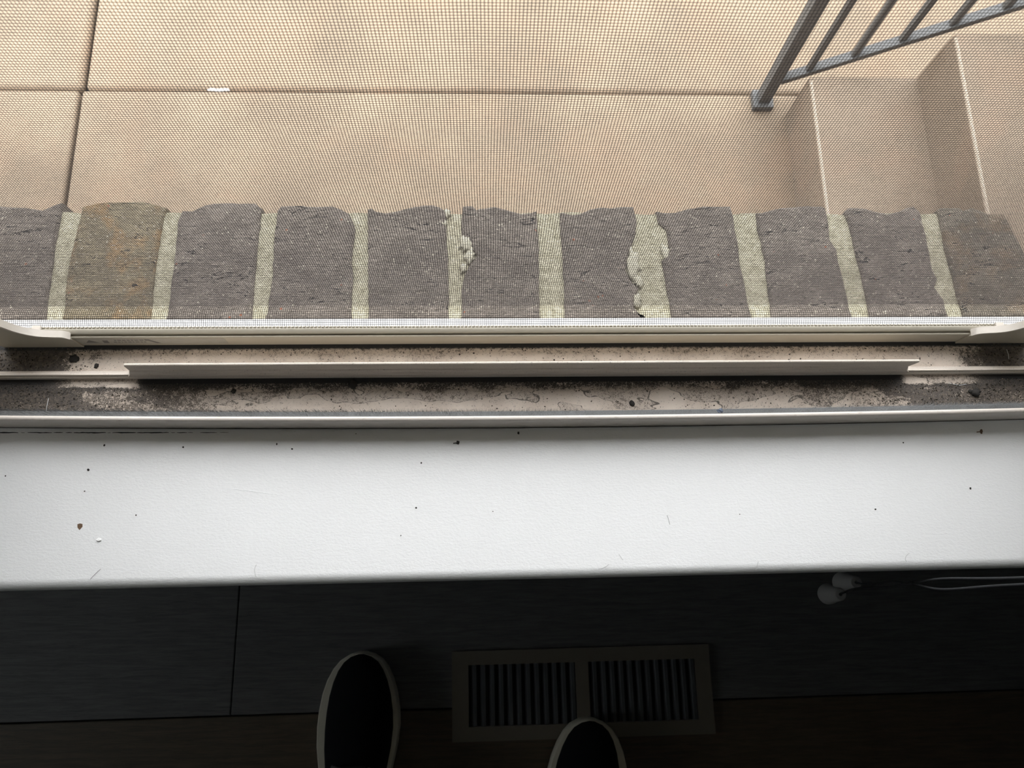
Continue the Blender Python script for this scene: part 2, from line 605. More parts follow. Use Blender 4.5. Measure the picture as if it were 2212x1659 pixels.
prof = []
rr = 0.0075
for i in range(0, 9):
    a = PI / 2 + PI * 0.5 * i / 8          # top of the nose round to its front
    prof.append((rr + rr * math.cos(a), 0.555 - rr + rr * math.sin(a)))
prof = prof + [(0.0, 0.537), (0.002, 0.532), (0.006, 0.5302), (0.1062, 0.5302), (0.1062, 0.555)]


def sill_off(x, p):
    return sill_y(x) * (1 - min(1, max(0, (p[0] - 0.01) / 0.09))) + (bow(x) if p[0] > 0.1 else 0)


sill = MB().prism_x(prof, xs, sill_off).build('trim_1', 'sill', smooth=True, autosmooth=35)
tag(sill, 'glossy white painted wooden window sill with a rounded front edge', kind='structure')
# broken paint line along the joint with the window frame
rc = random.Random(3)
for (xa, xb, w) in ((-0.352, -0.331, .9), (-0.329, -0.3265, .35), (-0.3245, -0.3075, .7), (-0.3065, -0.300, .6), (-0.298, -0.2935, .5),
                    (-0.2925, -0.270, .9), (-0.269, -0.2665, .35), (-0.2655, -0.249, .9), (-0.2485, -0.226, .85), (-0.2245, -0.2215, .4),
                    (-0.2205, -0.213, .6), (-0.2125, -0.209, .4), (-0.204, -0.192, .45), (-0.190, -0.184, .3)):
    m = MB()
    n = max(2, int((xb - xa) / 0.002))
    vs, fs = [], []
    for i, x in enumerate(lin(xa, xb, n)):
        t = i / n
        ww = 0.00042 * w * (0.35 + 0.65 * math.sin(PI * min(1, max(0, t * 0.9 + 0.05)))) * rc.uniform(0.7, 1.2)
        yc = 0.1041 + bow(x) * 0.6 + rc.uniform(-0.0001, 0.0001)
        vs += [(x, yc - ww, 0.55506), (x, yc + ww, 0.55506), (x, yc - ww, 0.5549), (x, yc + ww, 0.5549)]
    for i in range(n):
        a = 4 * i
        fs += [(a, a + 4, a + 5, a + 1), (a + 2, a + 3, a + 7, a + 6), (a, a + 2, a + 6, a + 4), (a + 1, a + 5, a + 7, a + 3)]
    fs += [(0, 1, 3, 2), (4 * n, 4 * n + 2, 4 * n + 3, 4 * n + 1)]
    m.add(vs, fs).build('paint_crack', 'crack', sill)
# raised brush run in the paint
m = MB()
m.tube([(-0.1954 + 0.0595 * t, 0.0661 - 0.0068 * t + 0.0004 * math.sin(5 * t), 0.5549) for t in lin(0, 1, 14)], [0.0001 + 0.00018 * math.sin(PI * t) for t in lin(0, 1, 14)], 6)
m.build('paint_run', 'sill', sill, smooth=True)

# side casings and head casing of the window (room side)
for i, (x0, x1, z0, z1) in enumerate(((OPX0 - 0.10, OPX0 - 0.012, 0.5552, 2.08), (OPX1 + 0.012, OPX1 + 0.10, 0.5552, 2.08), (OPX0 - 0.10, OPX1 + 0.10, 2.0802, 2.17))):
    o = MB().box(x0, x1, 0.012, 0.0298, z0, z1).build('trim_%d' % (i + 2), 'white_trim', bevel=0.003)
    tag(o, ('white window casing at the left side', 'white window casing at the right side', 'white window casing across the top')[i], kind='structure')

# ------------------------------------------------------------------ window frame (track, lip, fin, jambs, sashes)
win = empty('window_1', (XC, 0.15, 0.53))
tag(win, 'open beige vinyl window with a dirty sill track', kind='structure')
txs = lin(OPX0, OPX1, 60)
# track floor: two shallow channels falling outward
prof = [(0.1108, 0.517), (0.187, 0.514), (0.187, 0.5325), (0.176, 0.5335), (0.154, 0.5352), (0.1475, 0.5357), (0.130, 0.5372), (0.1108, 0.5385)]
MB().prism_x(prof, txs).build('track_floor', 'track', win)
# inner lip with a rolled top edge
lp = [(0.1066, 0.5303), (0.1107, 0.5303), (0.1107, 0.5655), (0.1104, 0.5772)]
for i in range(1, 7):
    a = PI * i / 7
    lp.append((0.1089 + 0.0017 * math.cos(a), 0.5772 + 0.0014 * math.sin(a)))
lp += [(0.1071, 0.5766), (0.1069, 0.5745), (0.1075, 0.5738), (0.1068, 0.5560)]
MB().prism_x(lp, txs, lambda x, p: bow(x) if p[1] > 0.55 else bow(x) * 0.5).build('inner_lip', 'lip', win, smooth=True, autosmooth=40)
# low ledge and the upright fin standing on it
lg = [(0.1496, 0.5353), (0.1552, 0.5349), (0.1552, 0.5388), (0.1530, 0.5420), (0.1512, 0.5424), (0.1510, 0.5402), (0.1497, 0.5398)]
MB().prism_x(lg, txs).build('track_ledge', 'fin', win)
fx0, fx1 = -0.2573, 0.3180
fp = [(0.1502, 0.5405), (0.1545, 0.5405), (0.1545, 0.5490), (0.1530, 0.5505), (0.1530, 0.5664), (0.1524, 0.5672), (0.1514, 0.5672), (0.1508, 0.5662),
      (0.1508, 0.5560), (0.1513, 0.5553), (0.1513, 0.5545), (0.1503, 0.5538), (0.1503, 0.5478), (0.1508, 0.5470), (0.1508, 0.5462), (0.1499, 0.5455), (0.1499, 0.5425)]
m = MB()
m.prism_x(fp, lin(fx0, fx1, 40))
zmin = 0.5405
# the fin ends are cut on a slant
for i, v in enumerate(m.v):
    t = (0.5672 - v[2]) / (0.5672 - zmin)
    if abs(v[0] - fx0) < 1e-6:
        m.v[i] = (fx0 - 0.0085 * (t ** 2.2), v[1], v[2])
    elif abs(v[0] - fx1) < 1e-6:
        m.v[i] = (fx1 + 0.006 * (t ** 2.2) - 0.012 * t * (1 - t), v[1], v[2])
m.build('track_fin', 'fin', win, bevel=0.0003, seg=2)
# jambs and head
jp = MB()
for s, xj in ((-1, OPX0), (1, OPX1)):
    x0, x1 = (xj - 0.0295, xj) if s < 0 else (xj, xj + 0.0295)
    m = MB().box(x0, x1, 0.1090, 0.1860, 0.5155, 2.0795)
    m.build('jamb', 'vinyl', win)
    m = MB().box(min(xj, xj - s * 0.010), max(xj, xj - s * 0.010), 0.1505, 0.1540, 0.5425, 2.075)
    m.build('jamb_fin', 'vinyl', win)
MB().box(OPX0 + 0.0005, OPX1 - 0.0005, 0.1090, 0.1860, 2.050, 2.0795).build('head', 'vinyl', win)
# outside nose of the window sill, white, falling to the brick
MB().prism_x([(0.1872, 0.505), (0.2012, 0.5165), (0.2012, 0.5222), (0.2004, 0.5232), (0.1872, 0.5258)], [OPX0 - 0.029, OPX1 + 0.029]).build('outer_nose', 'nose_white', win)
# the two sashes, both standing in the upper half because the window is open
for (ya, yb) in ((0.1150, 0.1440), (0.1555, 0.1840)):
    zb, zt = (1.300, 2.045)
    x0, x1 = OPX0 + 0.012, OPX1 - 0.012
    m = MB().box(x0, x0 + 0.04, ya, yb, zb, zt).box(x1 - 0.04, x1, ya, yb, zb, zt)
    m.box(x0 + 0.04, x1 - 0.04, ya, yb, zb, zb + 0.04).box(x0 + 0.04, x1 - 0.04, ya, yb, zt - 0.04, zt)
    s = m.build('sash', 'vinyl', win)
    ym = (ya + yb) / 2
    MB().box(x0 + 0.0402, x1 - 0.0402, ym - 0.002, ym + 0.002, zb + 0.0402, zt - 0.0402).build('pane', 'glass', s)
# woolly pile weatherstrip behind the lip
rng = np.random.default_rng(5)
N = 24000
fx = rng.uniform(OPX0 + 0.001, OPX1 - 0.001, N)
fy = 0.1112 + 0.0036 * rng.random(N)
tuft = 0.5 + 0.5 * np.sin(fx * 610 + 3 * np.sin(fx * 97))
hgt = 0.0345 + 0.0035 * rng.random(N) + 0.001 * tuft
lean = 0.0016 * np.sin(fx * 60 + 2 * np.sin(fx * 23)) + rng.normal(0, 0.0009, N)
out = rng.normal(0.0012, 0.0009, N)
w = 0.00016
vs, fs = [], []
for i in range(N):
    x, y = fx[i], fy[i] + bow(fx[i])
    zt = 0.5385 + hgt[i]
    xt, yt = x + lean[i], min(y + out[i] + 0.0004, 0.1172 + bow(x))
    yt = max(yt, 0.1111 + bow(x))
    k = 3 * i
    vs += [(x - w, y - w, 0.5387), (x + w, y + w, 0.5387), (xt, yt, zt)]
    fs.append((k, k + 1, k + 2))
me = bpy.data.meshes.new('weatherstrip_pile')
me.from_pydata(vs, [], fs)
me.materials.append(M['strand'])
o = bpy.data.objects.new('weatherstrip_pile', me)
COL.objects.link(o)
o.parent = win
o.matrix_parent_inverse = win.matrix_world.inverted()
tag(o, 'grey woolly weatherstrip pile', kind='stuff')
MB().prism_x([(0.1111, 0.5387), (0.1150, 0.5387), (0.1152, 0.571), (0.1111, 0.571)], txs, lambda x, p: bow(x)).build('weatherstrip_backing', 'fibre', win)

# ------------------------------------------------------------------ dirt in the track
grit = MB()
rg = random.Random(11)
oct_f = [(0, 2, 4), (2, 1, 4), (1, 3, 4), (3, 0, 4), (2, 0, 5), (1, 2, 5), (3, 1, 5), (0, 3, 5)]


def floor_z(y):
    return np.interp(y, [0.1108, 0.130, 0.1475, 0.154, 0.176, 0.187], [0.5385, 0.5372, 0.5357, 0.5352, 0.5335, 0.5325])


cnt = 0
while cnt < 5200:
    x = rg.uniform(OPX0 + 0.002, OPX1 - 0.002)
    y = rg.uniform(0.117, 0.175)
    if 0.1465 < y < 0.156:
        continue
    ax = abs(x - XC)
    p = 0.05
    if y < 0.1465:
        if 0.29 < ax < 0.36 and y > 0.143:
            continue
        p += 0.75 * min(1, max(0, (ax - 0.25) / 0.09)) + 0.30 * max(0, (y - 0.136) / 0.010)
        if x > 0.15:
            p += 0.12
    else:
        p += 0.8 * min(1, max(0, (ax - 0.32) / 0.05)) + 0.15 * max(0, (y - 0.166) / 0.009)
    if rg.random() > p:
        continue
    r = 0.00022 + 0.00055 * rg.random() ** 3
    z = float(floor_z(y)) + 0.4 * r
    q = [r * rg.uniform(0.6, 1.4) for _ in range(6)]
    grit.add([(x - q[0], y, z), (x + q[1], y, z), (x, y - q[2], z), (x, y + q[3], z), (x, y, z + q[4]), (x, y, z - 0.5 * r)], oct_f)
    cnt += 1
o = grit.build('dirt', 'grit' if 'grit' in M else 'brown_crumb')
o.data.materials.clear()
gm = NB('dirt_grains')
gc = gm.noise(gm.co(), 700, 1)
o.data.materials.append(gm.done(gm.mix(gm.ss(gc, 0.42, 0.62), (0.028, 0.024, 0.020), (0.17, 0.14, 0.11)), 0.95))
tag(o, 'loose grains of dirt scattered over the window track', 'dirt', kind='stuff')

for i, (x, y, r, lab) in enumerate((
        (-0.3096, 0.1660, 0.0027, 'dark clump of dirt beside the screen, nearest the left track end'),
        (-0.2926, 0.1600, 0.0019, 'small dark dirt clump just off the left end of the upright fin'),
        (-0.1006, 0.1440, 0.0026, 'black dirt clump against the inner foot of the fin'),
        (-0.1886, 0.1395, 0.0018, 'small black crumb in the inner channel left of the puddle marks'),
        (0.3747, 0.1340, 0.0042, 'large dark clump of debris in the right end of inner channel'),
        (0.1096, 0.1278, 0.0019, 'small dark crumb in the inner channel right of centre'))):
    z = float(floor_z(y))
    m = MB()
    m.lump((x, y, z), r, i)
    for q in range(3):
        a = rg.uniform(0, 6.28)
        m.lump((x + 0.9 * r * math.cos(a), y + 0.7 * r * math.sin(a), z), r * 0.4, 40 + i * 5 + q)
    tag(m.build('dirt_clump', 'black_crumb', smooth=True), lab, 'dirt clump', 'dirt clumps in the window track')
# little straws caught in the dirt
for i, (pts, lab) in enumerate((
        (((-0.3235, 0.1350), (-0.3236, 0.1290), (-0.3232, 0.1215)), 'pale dry stalk standing across the dirt at the left track end'),
        (((0.3560, 0.1425), (0.3640, 0.1405), (0.3700, 0.1415)), 'thin pale stalk lying in dirt at right end of inner channel'),
        (((0.4080, 0.1700), (0.4085, 0.1660), (0.4080, 0.1620)), 'thin pale stalk in the dark corner at right end of track'))):
    m = MB().tube([(x, y, float(floor_z(y)) + 0.0005) for x, y in pts], 0.00018, 5)
    tag(m.build('stalk', 'white_trim'), lab, 'stalk', 'dry stalks in the window track')
m = MB().lump((0.1636, 0.1130, 0.5772), 0.0020, 77)
tag(m.build('pebble', 'blue_pebble'), 'small blue-grey pebble resting on the grey pile weatherstrip', 'pebble')

# ------------------------------------------------------------------ insect screen
scr = empty('window_screen', (XC, 0.180, 0.5337))
tag(scr, 'fine charcoal insect screen in a thin beige metal frame', 'window screen')
SX0, SX1, SZ0, SZ1 = -0.3635, 0.4255, 0.5340, 1.1480
MX0, MX1 = SX0 + 0.0205, SX1 - 0.0205
rp = [(0.1765, 0.5345), (0.1845, 0.5340), (0.1845, 0.5530), (0.1838, 0.5546), (0.1820, 0.5555), (0.1802, 0.5552), (0.1791, 0.5543), (0.1789, 0.5512), (0.1779, 0.5512),
      (0.1777, 0.5527), (0.1771, 0.5531), (0.1765, 0.5527)]
MB().prism_x(rp, lin(SX0 + 0.0200, SX1 - 0.0200, 30)).build('bottom_rail', 'screen_frame', scr, smooth=True, autosmooth=35)
sp = [(y, z - 0.5340) for y, z in rp]      # same section turned upright for the sides
for s in (-1, 1):
    m = MB()
    n = len(sp)
    zs = (SZ0, SZ1)
    vs, fs = [], []
    for z in zs:
        for (y, d) in sp:
            xx = (SX0 + d) if s < 0 else (SX1 - d)
            vs.append((xx, y, z))
    for j in range(n):
        fs.append((j, (j + 1) % n, (j + 1) % n + n, j + n))
    fs += [tuple(range(n)), tuple(range(2 * n - 1, n - 1, -1))]
    m.add(vs, fs).build('side_rail', 'screen_frame', scr, smooth=True, autosmooth=35)
MB().box(SX0 + 0.0222, SX1 - 0.0222, 0.1765, 0.1845, SZ1 - 0.02, SZ1).build('top_rail', 'screen_frame', scr)
# rounded plastic corner keys with a curved inner edge
for s, pts in ((-1, [(-0.3040, 0.5545), (-0.3075, 0.5592), (-0.3140, 0.5600), (-0.3230, 0.5618), (-0.3292, 0.5668), (-0.3335, 0.5740), (-0.3358, 0.5830), (-0.3378, 0.5900), (-0.3405, 0.5920), (-0.3440, 0.6050)]),
               (1, [(0.3680, 0.5545), (0.3705, 0.5592), (0.3760, 0.5612), (0.3850, 0.5628), (0.3915, 0.5668), (0.3955, 0.5740), (0.3978, 0.5830), (0.3998, 0.5900), (0.4025, 0.5920), (0.4060, 0.6050)])):
    m = MB()
    vs, fs = [], []
    C_ = [Vector(p) for p in pts]
    P = []
    for a in range(len(C_) - 1):
        p0, p1, p2, p3 = [C_[min(max(a + q, 0), len(C_) - 1)] for q in (-1, 0, 1, 2)]
        for t in (0, 0.25, 0.5, 0.75):
            P.append(0.5 * ((2 * p1) + (p2 - p0) * t + (2 * p0 - 5 * p1 + 4 * p2 - p3) * t * t + (3 * p1 - p0 - 3 * p2 + p3) * t ** 3))
    P.append(C_[-1])
    n = len(P)
    for i, p in enumerate(P):
        t = (P[min(i + 1, n - 1)] - P[max(i - 1, 0)]).normalized()
        nm = Vector((-t.y, t.x)) * (1 if s > 0 else -1)    # towards the mesh
        if nm.y < 0 and abs(nm.y) > abs(nm.x):
            nm = -nm
        th = 0.0024 * min(1.0, 0.15 + i / 5.0)
        a = p - nm * th
        b = p
        for q in (a, b):
            vs += [(q.x, 0.1748, q.y), (q.x, 0.1800, q.y)]
    for i in range(n - 1):
        k = 4 * i
        fs += [(k, k + 4, k + 6, k + 2), (k + 1, k + 3, k + 7, k + 5), (k + 2, k + 6, k + 7, k + 3), (k, k + 1, k + 5, k + 4)]
    fs += [(0, 2, 3, 1), (4 * n - 4, 4 * n - 3, 4 * n - 1, 4 * n - 2)]
    ck = m.add(vs, fs).build('corner_key', 'vinyl_light', scr, smooth=True, autosmooth=45)
    # web of the key filling the corner behind that edge
    m = MB()
    base = [(SX0, 0.5342) if s < 0 else (SX1, 0.5342)]
    poly = base + [((pts[0][0]), 0.5342)] + [(p[0], p[1] - 0.0012) for p in pts] + [((SX0 if s < 0 else SX1), 0.6050)]
    nn = len(poly)
    vs = [(x, 0.1752, z) for x, z in poly] + [(x, 0.1764, z) for x, z in poly]
    fs = [tuple(range(nn)), tuple(range(2 * nn - 1, nn - 1, -1))] + [(j, (j + 1) % nn, (j + 1) % nn + nn, j + nn) for j in range(nn)]
    m.add(vs, fs).build('corner_web', 'screen_frame', ck)
    xa = (-0.3310, -0.3245) if s < 0 else (0.3865, 0.3930)
    MB().box(xa[0], xa[1], 0.1800, 0.1846, 0.5556, 0.5578).build('corner_block', 'vinyl_light', ck, bevel=0.0005)

# knurled spline that pins the cloth into the rail
m = MB()
n = 260
for i in range(n):
    x = MX0 + 0.014 + (MX1 - MX0 - 0.028) * i / (n - 1)
    m.tube([(x - 0.0011, 0.1836, 0.5550), (x + 0.0007, 0.1836, 0.5552)], 0.0008, 5)
tag(m.build('spline', 'screen_frame', scr), kind='stuff')

# the cloth itself: warp and weft threads, each a real thread
PX, PZ = 0.00141, 0.00160


def cloth_path(s):
    """distance along the cloth from the bottom rail -> (y, z)"""
    # leaves the groove almost level, then turns upright
    L = 0.0045
    if s < L:
        return 0.1838 + s * 0.985, 0.5552 + s * 0.10
    rad = 0.0080
    arc = rad * 1.45
    y0, z0 = 0.1838 + L * 0.985, 0.5552 + L * 0.10
    if s < L + arc:
        a = (s - L) / rad
        return y0 + rad * math.sin(a), z0 + rad * (1 - math.cos(a)) + 0.1 * rad * math.sin(a)
    t = s - L - arc
    return y0 + rad * math.sin(1.45) + 0.0002, z0 + rad * (1 - math.cos(1.45)) + 0.1 * rad + t


def sway(x, z):
    k = min(1.0, max(0.0, (z - 0.556) / 0.05))
    return k * (0.0010 * math.sin(x * 9 + z * 7) + 0.0006 * math.sin(x * 31 - z * 13) + 0.0022 * math.sin(PI * (x - MX0) / (MX1 - MX0)))


STOT = SZ1 - 0.02 - 0.5552 + 0.006
tm = MB()
hw = 0.000165
svals = [0, 0.002, 0.0045, 0.006, 0.0075, 0.009, 0.0105, 0.012, 0.0135, 0.015, 0.0165, 0.022, 0.035, 0.05] + lin(0.08, STOT, 13)
CX0, CX1 = MX0 - 0.0165, MX1 + 0.0165
nx = int((CX1 - CX0) / PX)
V, Fc = [], []


def strand(pts, dirs):
    k = len(V)
    for p, (a, b) in zip(pts, dirs):
        for (i, j) in ((1, 0), (0, 1), (-1, 0), (0, -1)):
            V.append((p[0] + a[0] * i * hw + b[0] * j * hw, p[1] + a[1] * i * hw + b[1] * j * hw, p[2] + a[2] * i * hw + b[2] * j * hw))
    for i in range(len(pts) - 1):
        for j in range(4):
            a, b = k + i * 4 + j, k + i * 4 + (j + 1) % 4
            Fc.append((a, b, b + 4, a + 4))


for i in range(nx + 1):
    x = CX0 + i * PX
    pts, dirs = [], []
    for s in svals:
        y, z = cloth_path(s)
        y2, z2 = cloth_path(s + 0.0005)
        ty, tz = y2 - y, z2 - z
        l = math.hypot(ty, tz)
        pts.append((x + 0.0003 * math.sin(z * 40 + x * 12), y + sway(x, z), z))
        dirs.append(((1, 0, 0), (0, -tz / l, ty / l)))
    strand(pts, dirs)
ns = int(STOT / PZ)
hx = lin(CX0, CX1, 22)
for j in range(1, ns + 1):
    s = j * PZ
    y, z = cloth_path(s)
    y2, z2 = cloth_path(s + 0.0005)
    ty, tz = y2 - y, z2 - z
    l = math.hypot(ty, tz)
    pts, dirs = [], []
    for x in hx:
        wob = 0.0005 * math.sin(x * 14 + s * 30) * min(1, s / 0.05)
        pts.append((x, y + sway(x, z) + (ty / l) * wob, z + (tz / l) * wob))
        dirs.append(((0, ty / l, tz / l), (0, -tz / l, ty / l)))
    strand(pts, dirs)
me = bpy.data.meshes.new('screen_cloth')
me.from_pydata(V, [], Fc)
me.polygons.foreach_set('use_smooth', [True] * len(me.polygons))
me.materials.append(M['wire'])
o = bpy.data.objects.new('screen_cloth', me)
COL.objects.link(o)
o.parent = scr
o.matrix_parent_inverse = scr.matrix_world.inverted()
tag(o, 'fine dark woven screen cloth', kind='stuff')

# faded warning label on the inner face of the bottom rail
lb = MB().box(-0.3030, -0.1945, 0.17635, 0.1765, 0.5380, 0.5508).build('warning_label', 'sticker', scr)
tag(lb, 'faded grey warning label with unreadable print')
yl = 0.17632


def mark(x0, x1, z0, z1, sh=0.0):
    m = MB()
    vs = [(x0, yl, z0), (x1, yl, z0), (x1 + sh, yl, z1), (x0 + sh, yl, z1)]
    vs += [(a, yl + 0.00003, c) for a, b, c in vs]
    m.add(vs, [(0, 1, 2, 3), (7, 6, 5, 4), (0, 4, 5, 1), (1, 5, 6, 2), (2, 6, 7, 3), (3, 7, 4, 0)])
    return m.build('print_mark', 'ink', lb)


m = MB()
vs = [(-0.2990, yl, 0.5415), (-0.2890, yl, 0.5415), (-0.2940, yl, 0.5480), (-0.2990, yl + 0.00003, 0.5415), (-0.2890, yl + 0.00003, 0.5415), (-0.2940, yl + 0.00003, 0.5480)]
m.add(vs, [(0, 1, 2), (5, 4, 3), (0, 3, 4, 1), (1, 4, 5, 2), (2, 5, 3, 0)]).build('print_mark', 'ink', lb)
rm = random.Random(21)
for zr, xa, xb in ((0.5462, -0.2760, -0.2520), (0.5420, -0.2780, -0.2540)):
    x = xa
    while x < xb:
        w_ = rm.uniform(0.0012, 0.0034)
        mark(x, x + w_, zr, zr + 0.0019)
        x += w_ + 0.0008
mark(-0.2475, -0.2440, 0.5400, 0.5490, -0.006)
mark(-0.2860, -0.2820, 0.5405, 0.5470, 0.001)

# ------------------------------------------------------------------ rowlock brick sill outside
BRICKS = [
 [(-400.3,202.6),(-421.1,303.3),(-399.1,304.6),(-376.3,302.9),(-364.4,300.8),(-357.2,304.7),(-349.5,307.8),(-348.6,296),(-348.8,271.2),(-347.3,245.8),(-346.2,219.1),(-344.7,202.4)],
 [(-331.5,202.4),(-335,239.7),(-334.2,278.9),(-333.2,295.2),(-333.5,303.9),(-321.7,307.8),(-300,308.8),(-283,308.8),(-272.8,306.2),(-263.7,302.7),(-265.2,294),(-265.6,257.4),(-265,233.4),(-263.7,202.2)],
 [(-251.1,201.3),(-252,231.4),(-252.3,262.8),(-253.8,289.7),(-251.3,300.5),(-242.6,300.5),(-231.6,306.3),(-218.5,308.1),(-191.3,307.2),(-186,302.8),(-186.1,265.7),(-185.9,239.4),(-184.9,201.1)],
 [(-174.4,201.1),(-172.5,237.4),(-174,282),(-173.2,300.7),(-170.5,305.1),(-161.8,305.5),(-145.3,304.7),(-128.1,305.2),(-119,301.2),(-113.1,297.3),(-107.5,284.2),(-108,271.3),(-109,253.9),(-107.2,241.4),(-107.4,223.7),(-106.6,200.8)],
 [(-93.9,200.8),(-95.6,239.3),(-97.4,271.3),(-98.2,288.5),(-98.8,302.1),(-95,303),(-91,299.9),(-82.9,298.6),(-74.1,300.4),(-60,304.8),(-45.3,306.6),(-38.3,304.4),(-31.3,298.7),(-32.3,282.1),(-30.8,249.6),(-29.8,225.6),(-29.5,200.5)],
 [(-20,200.5),(-20.1,228.4),(-17.6,241.3),(-13.8,249.6),(-7.8,258),(-14.6,271.3),(-20.4,278.6),(-20.5,293),(-19,304.9),(-10.8,305.4),(-7.3,301.4),(-5,303.2),(7,305),(12.1,303.6),(19.8,301),(29.9,297.9),(37.7,298.8),(43.1,300.6),(43.6,287.8),(43.7,249.6),(43,225.4),(43,200.3)],
 [(62.3,200.2),(63,228.3),(62.5,265.7),(62,284.3),(62.2,298.8),(65.3,299.3),(73,297.1),(78.9,298),(88.9,302.9),(98,304.7),(105.8,303.8),(114.9,305.2),(125.1,304.7),(127.3,290.1),(125.2,277.8),(119.2,262.7),(115,245.3),(117.5,236.9),(124.4,228.1),(120,217.9),(119.5,211.7),(125.7,203.6),(127.3,200)],
 [(149,199.9),(146.3,235.6),(144.7,253.7),(152.4,263.5),(150.9,282.2),(144.7,288.8),(143.7,300.3),(150.3,299),(158.5,299),(170.7,303),(184.8,305.8),(201,305.3),(208.2,305.4),(209.7,294.6),(210.7,267.8),(210.5,249.4),(212.7,225),(213.5,199.7)],
 [(230,199.6),(230.5,233.3),(230.8,257.5),(228.2,284),(228.8,298.7),(234.5,299.6),(250.9,304.1),(268.3,305.5),(287.1,306),(290,303.7),(290.5,293.8),(289,273.5),(293.3,263.5),(293.4,251.4),(294.6,234.5),(295.7,217.4),(295.8,199.4)],
 [(310.6,199.3),(310.4,222.7),(309.4,247.2),(308,269.1),(307.1,288.1),(304.9,299.2),(309.7,304.2),(322.9,304.2),(332.3,300.6),(343.2,298.4),(352.8,300.7),(361.7,305.2),(367,305.7),(371.3,300.7),(371.8,282.4),(371.7,267.8),(371.5,245),(373.8,236.5),(369.9,228.9),(375.7,217.2),(375.1,199.1)],
 [(387.7,199.1),(386.5,222.6),(386.6,236.4),(385.5,255.7),(385.5,271.3),(385.8,286.8),(386,301.6),(389.4,304.3),(405.5,304.4),(409,301.7),(416.9,304.4),(424.4,301.7),(429,298.5),(443.1,298.5),(446.7,291.3),(449.3,276.6),(452.6,263.5),(454.2,237.2),(448.8,198.8)],
]


def bz(y):
    return 0.520 - 0.08 * (y - 0.2)


bs = empty('brick_sill', (XC, 0.25, 0.44))
tag(bs, 'row of rough purple-brown bricks on edge with olive mortar outside the screen', 'brick sill')
for bi, poly in enumerate(BRICKS):
    rb = random.Random(100 + bi)
    P = [Vector((x / 1000, y / 1000)) for x, y in poly]
    P[0].y = P[-1].y = 0.2014
    Q = []
    for i, p in enumerate(P):
        q = P[(i + 1) % len(P)]
        d = (q - p).length
        k = max(1, int(d / 0.006)) if i < len(P) - 1 else 1
        for j in range(k):
            t = j / k
            a = p.lerp(q, t)
            if 0 < j:
                a += Vector((rb.uniform(-1, 1), rb.uniform(-1, 1))) * 0.0005
            Q.append(a)
    n = len(Q)
    area = sum(Q[i].x * Q[(i + 1) % n].y - Q[(i + 1) % n].x * Q[i].y for i in range(n))
    if area < 0:
        Q.reverse()
    rings = []
    for ins, dz in ((0.0022, 0.0), (0.0006, -0.0012), (0.0, -0.004), (0.0, -0.070)):
        ring = []
        for i, p in enumerate(Q):
            t = (Q[(i + 1) % n] - Q[i - 1]).normalized()
            nm = Vector((-t.y, t.x))
            c = p + nm * ins
            ring.append((c.x, max(c.y, 0.2014), bz(c.y) + dz + (rb.uniform(-0.0004, 0.0004) if dz > -0.01 else 0)))
        rings.append(ring)
    m = MB()
    vs = [v for r_ in rings for v in r_]
    fs = [tuple(range(n))]
    for k in range(3):
        for i in range(n):
            a, b = k * n + i, k * n + (i + 1) % n
            fs.append((a, a + n, b + n, b))
    fs.append(tuple(range(4 * n - 1, 3 * n - 1, -1)))
    m.add(vs, fs)
    br = m.build('brick', 'brick_warm' if bi == 1 else ('brick_brown' if bi == 10 else 'brick'), bs, smooth=True, autosmooth=30)
    if bi == 1:
        br['label'] = 'brick stained ochre and orange'
# mortar bed and joints, a little below the brick faces
rmo = random.Random(9)
edge = [(x, 0.2988 + rmo.uniform(-0.0012, 0.0012)) for x in lin(-0.4300, 0.4180, 60)]
top = [(-0.4300, 0.2014)] + edge + [(0.4180, 0.2014)]
n = len(top)
vs = [(x, y, bz(y) - 0.0026) for x, y in top] + [(x, y, 0.4415) for x, y in top]
fs = [tuple(range(n - 1, -1, -1)), tuple(range(n, 2 * n))] + [(i, (i + 1) % n, (i + 1) % n + n, i + n) for i in range(n)]
MB().add(vs, fs).build('mortar', 'mortar', bs)
# mortar smeared over the brick edges
for si, (cx, cy, rx, ry) in enumerate(((-0.0375, 0.2905, 0.0060, 0.0075), (-0.0325, 0.2985, 0.0035, 0.0050), (-0.0165, 0.2700, 0.0055, 0.0125), (-0.0130, 0.2580, 0.0050, 0.0085), (-0.0185, 0.2470, 0.0035, 0.0060),
                                       (0.1215, 0.2520, 0.0060, 0.0165), (0.1245, 0.2350, 0.0050, 0.0070), (0.1220, 0.2190, 0.0045, 0.0075), (0.1490, 0.2600, 0.0040, 0.0110))):
    rs = random.Random(300 + si)
    n = 18
    rim, mid_ = [], []
    for i in range(n):
        a = 2 * PI * i / n
        k = rs.uniform(0.5, 1.25)
        rim.append((cx + rx * k * math.cos(a), cy + ry * k * math.sin(a)))
        mid_.append((cx + rx * k * 0.7 * math.cos(a), cy + ry * k * 0.7 * math.sin(a)))
    vs = [(x, y, bz(y) - 0.0020) for x, y in rim] + [(x, y, bz(y) - 0.0001 + rs.uniform(-0.0003, 0.0003)) for x, y in mid_] + [(cx, cy, bz(cy) + 0.0002)]
    fs = [(i, (i + 1) % n, (i + 1) % n + n, i + n) for i in range(n)] + [(i + n, (i + 1) % n + n, 2 * n) for i in range(n)] + [tuple(range(n - 1, -1, -1))]
    MB().add(vs, fs).build('mortar_smear', 'smear', bs, smooth=True)

# ------------------------------------------------------------------ patio, steps
pat = MB().box(-3.2, 3.4, 0.2885, 4.2, ZP - 0.16, ZP - 0.050).build('patio', 'soil')
tag(pat, 'tan concrete patio slabs with a cross of open joints', kind='structure')
JY, JX = 1.351, -1.134


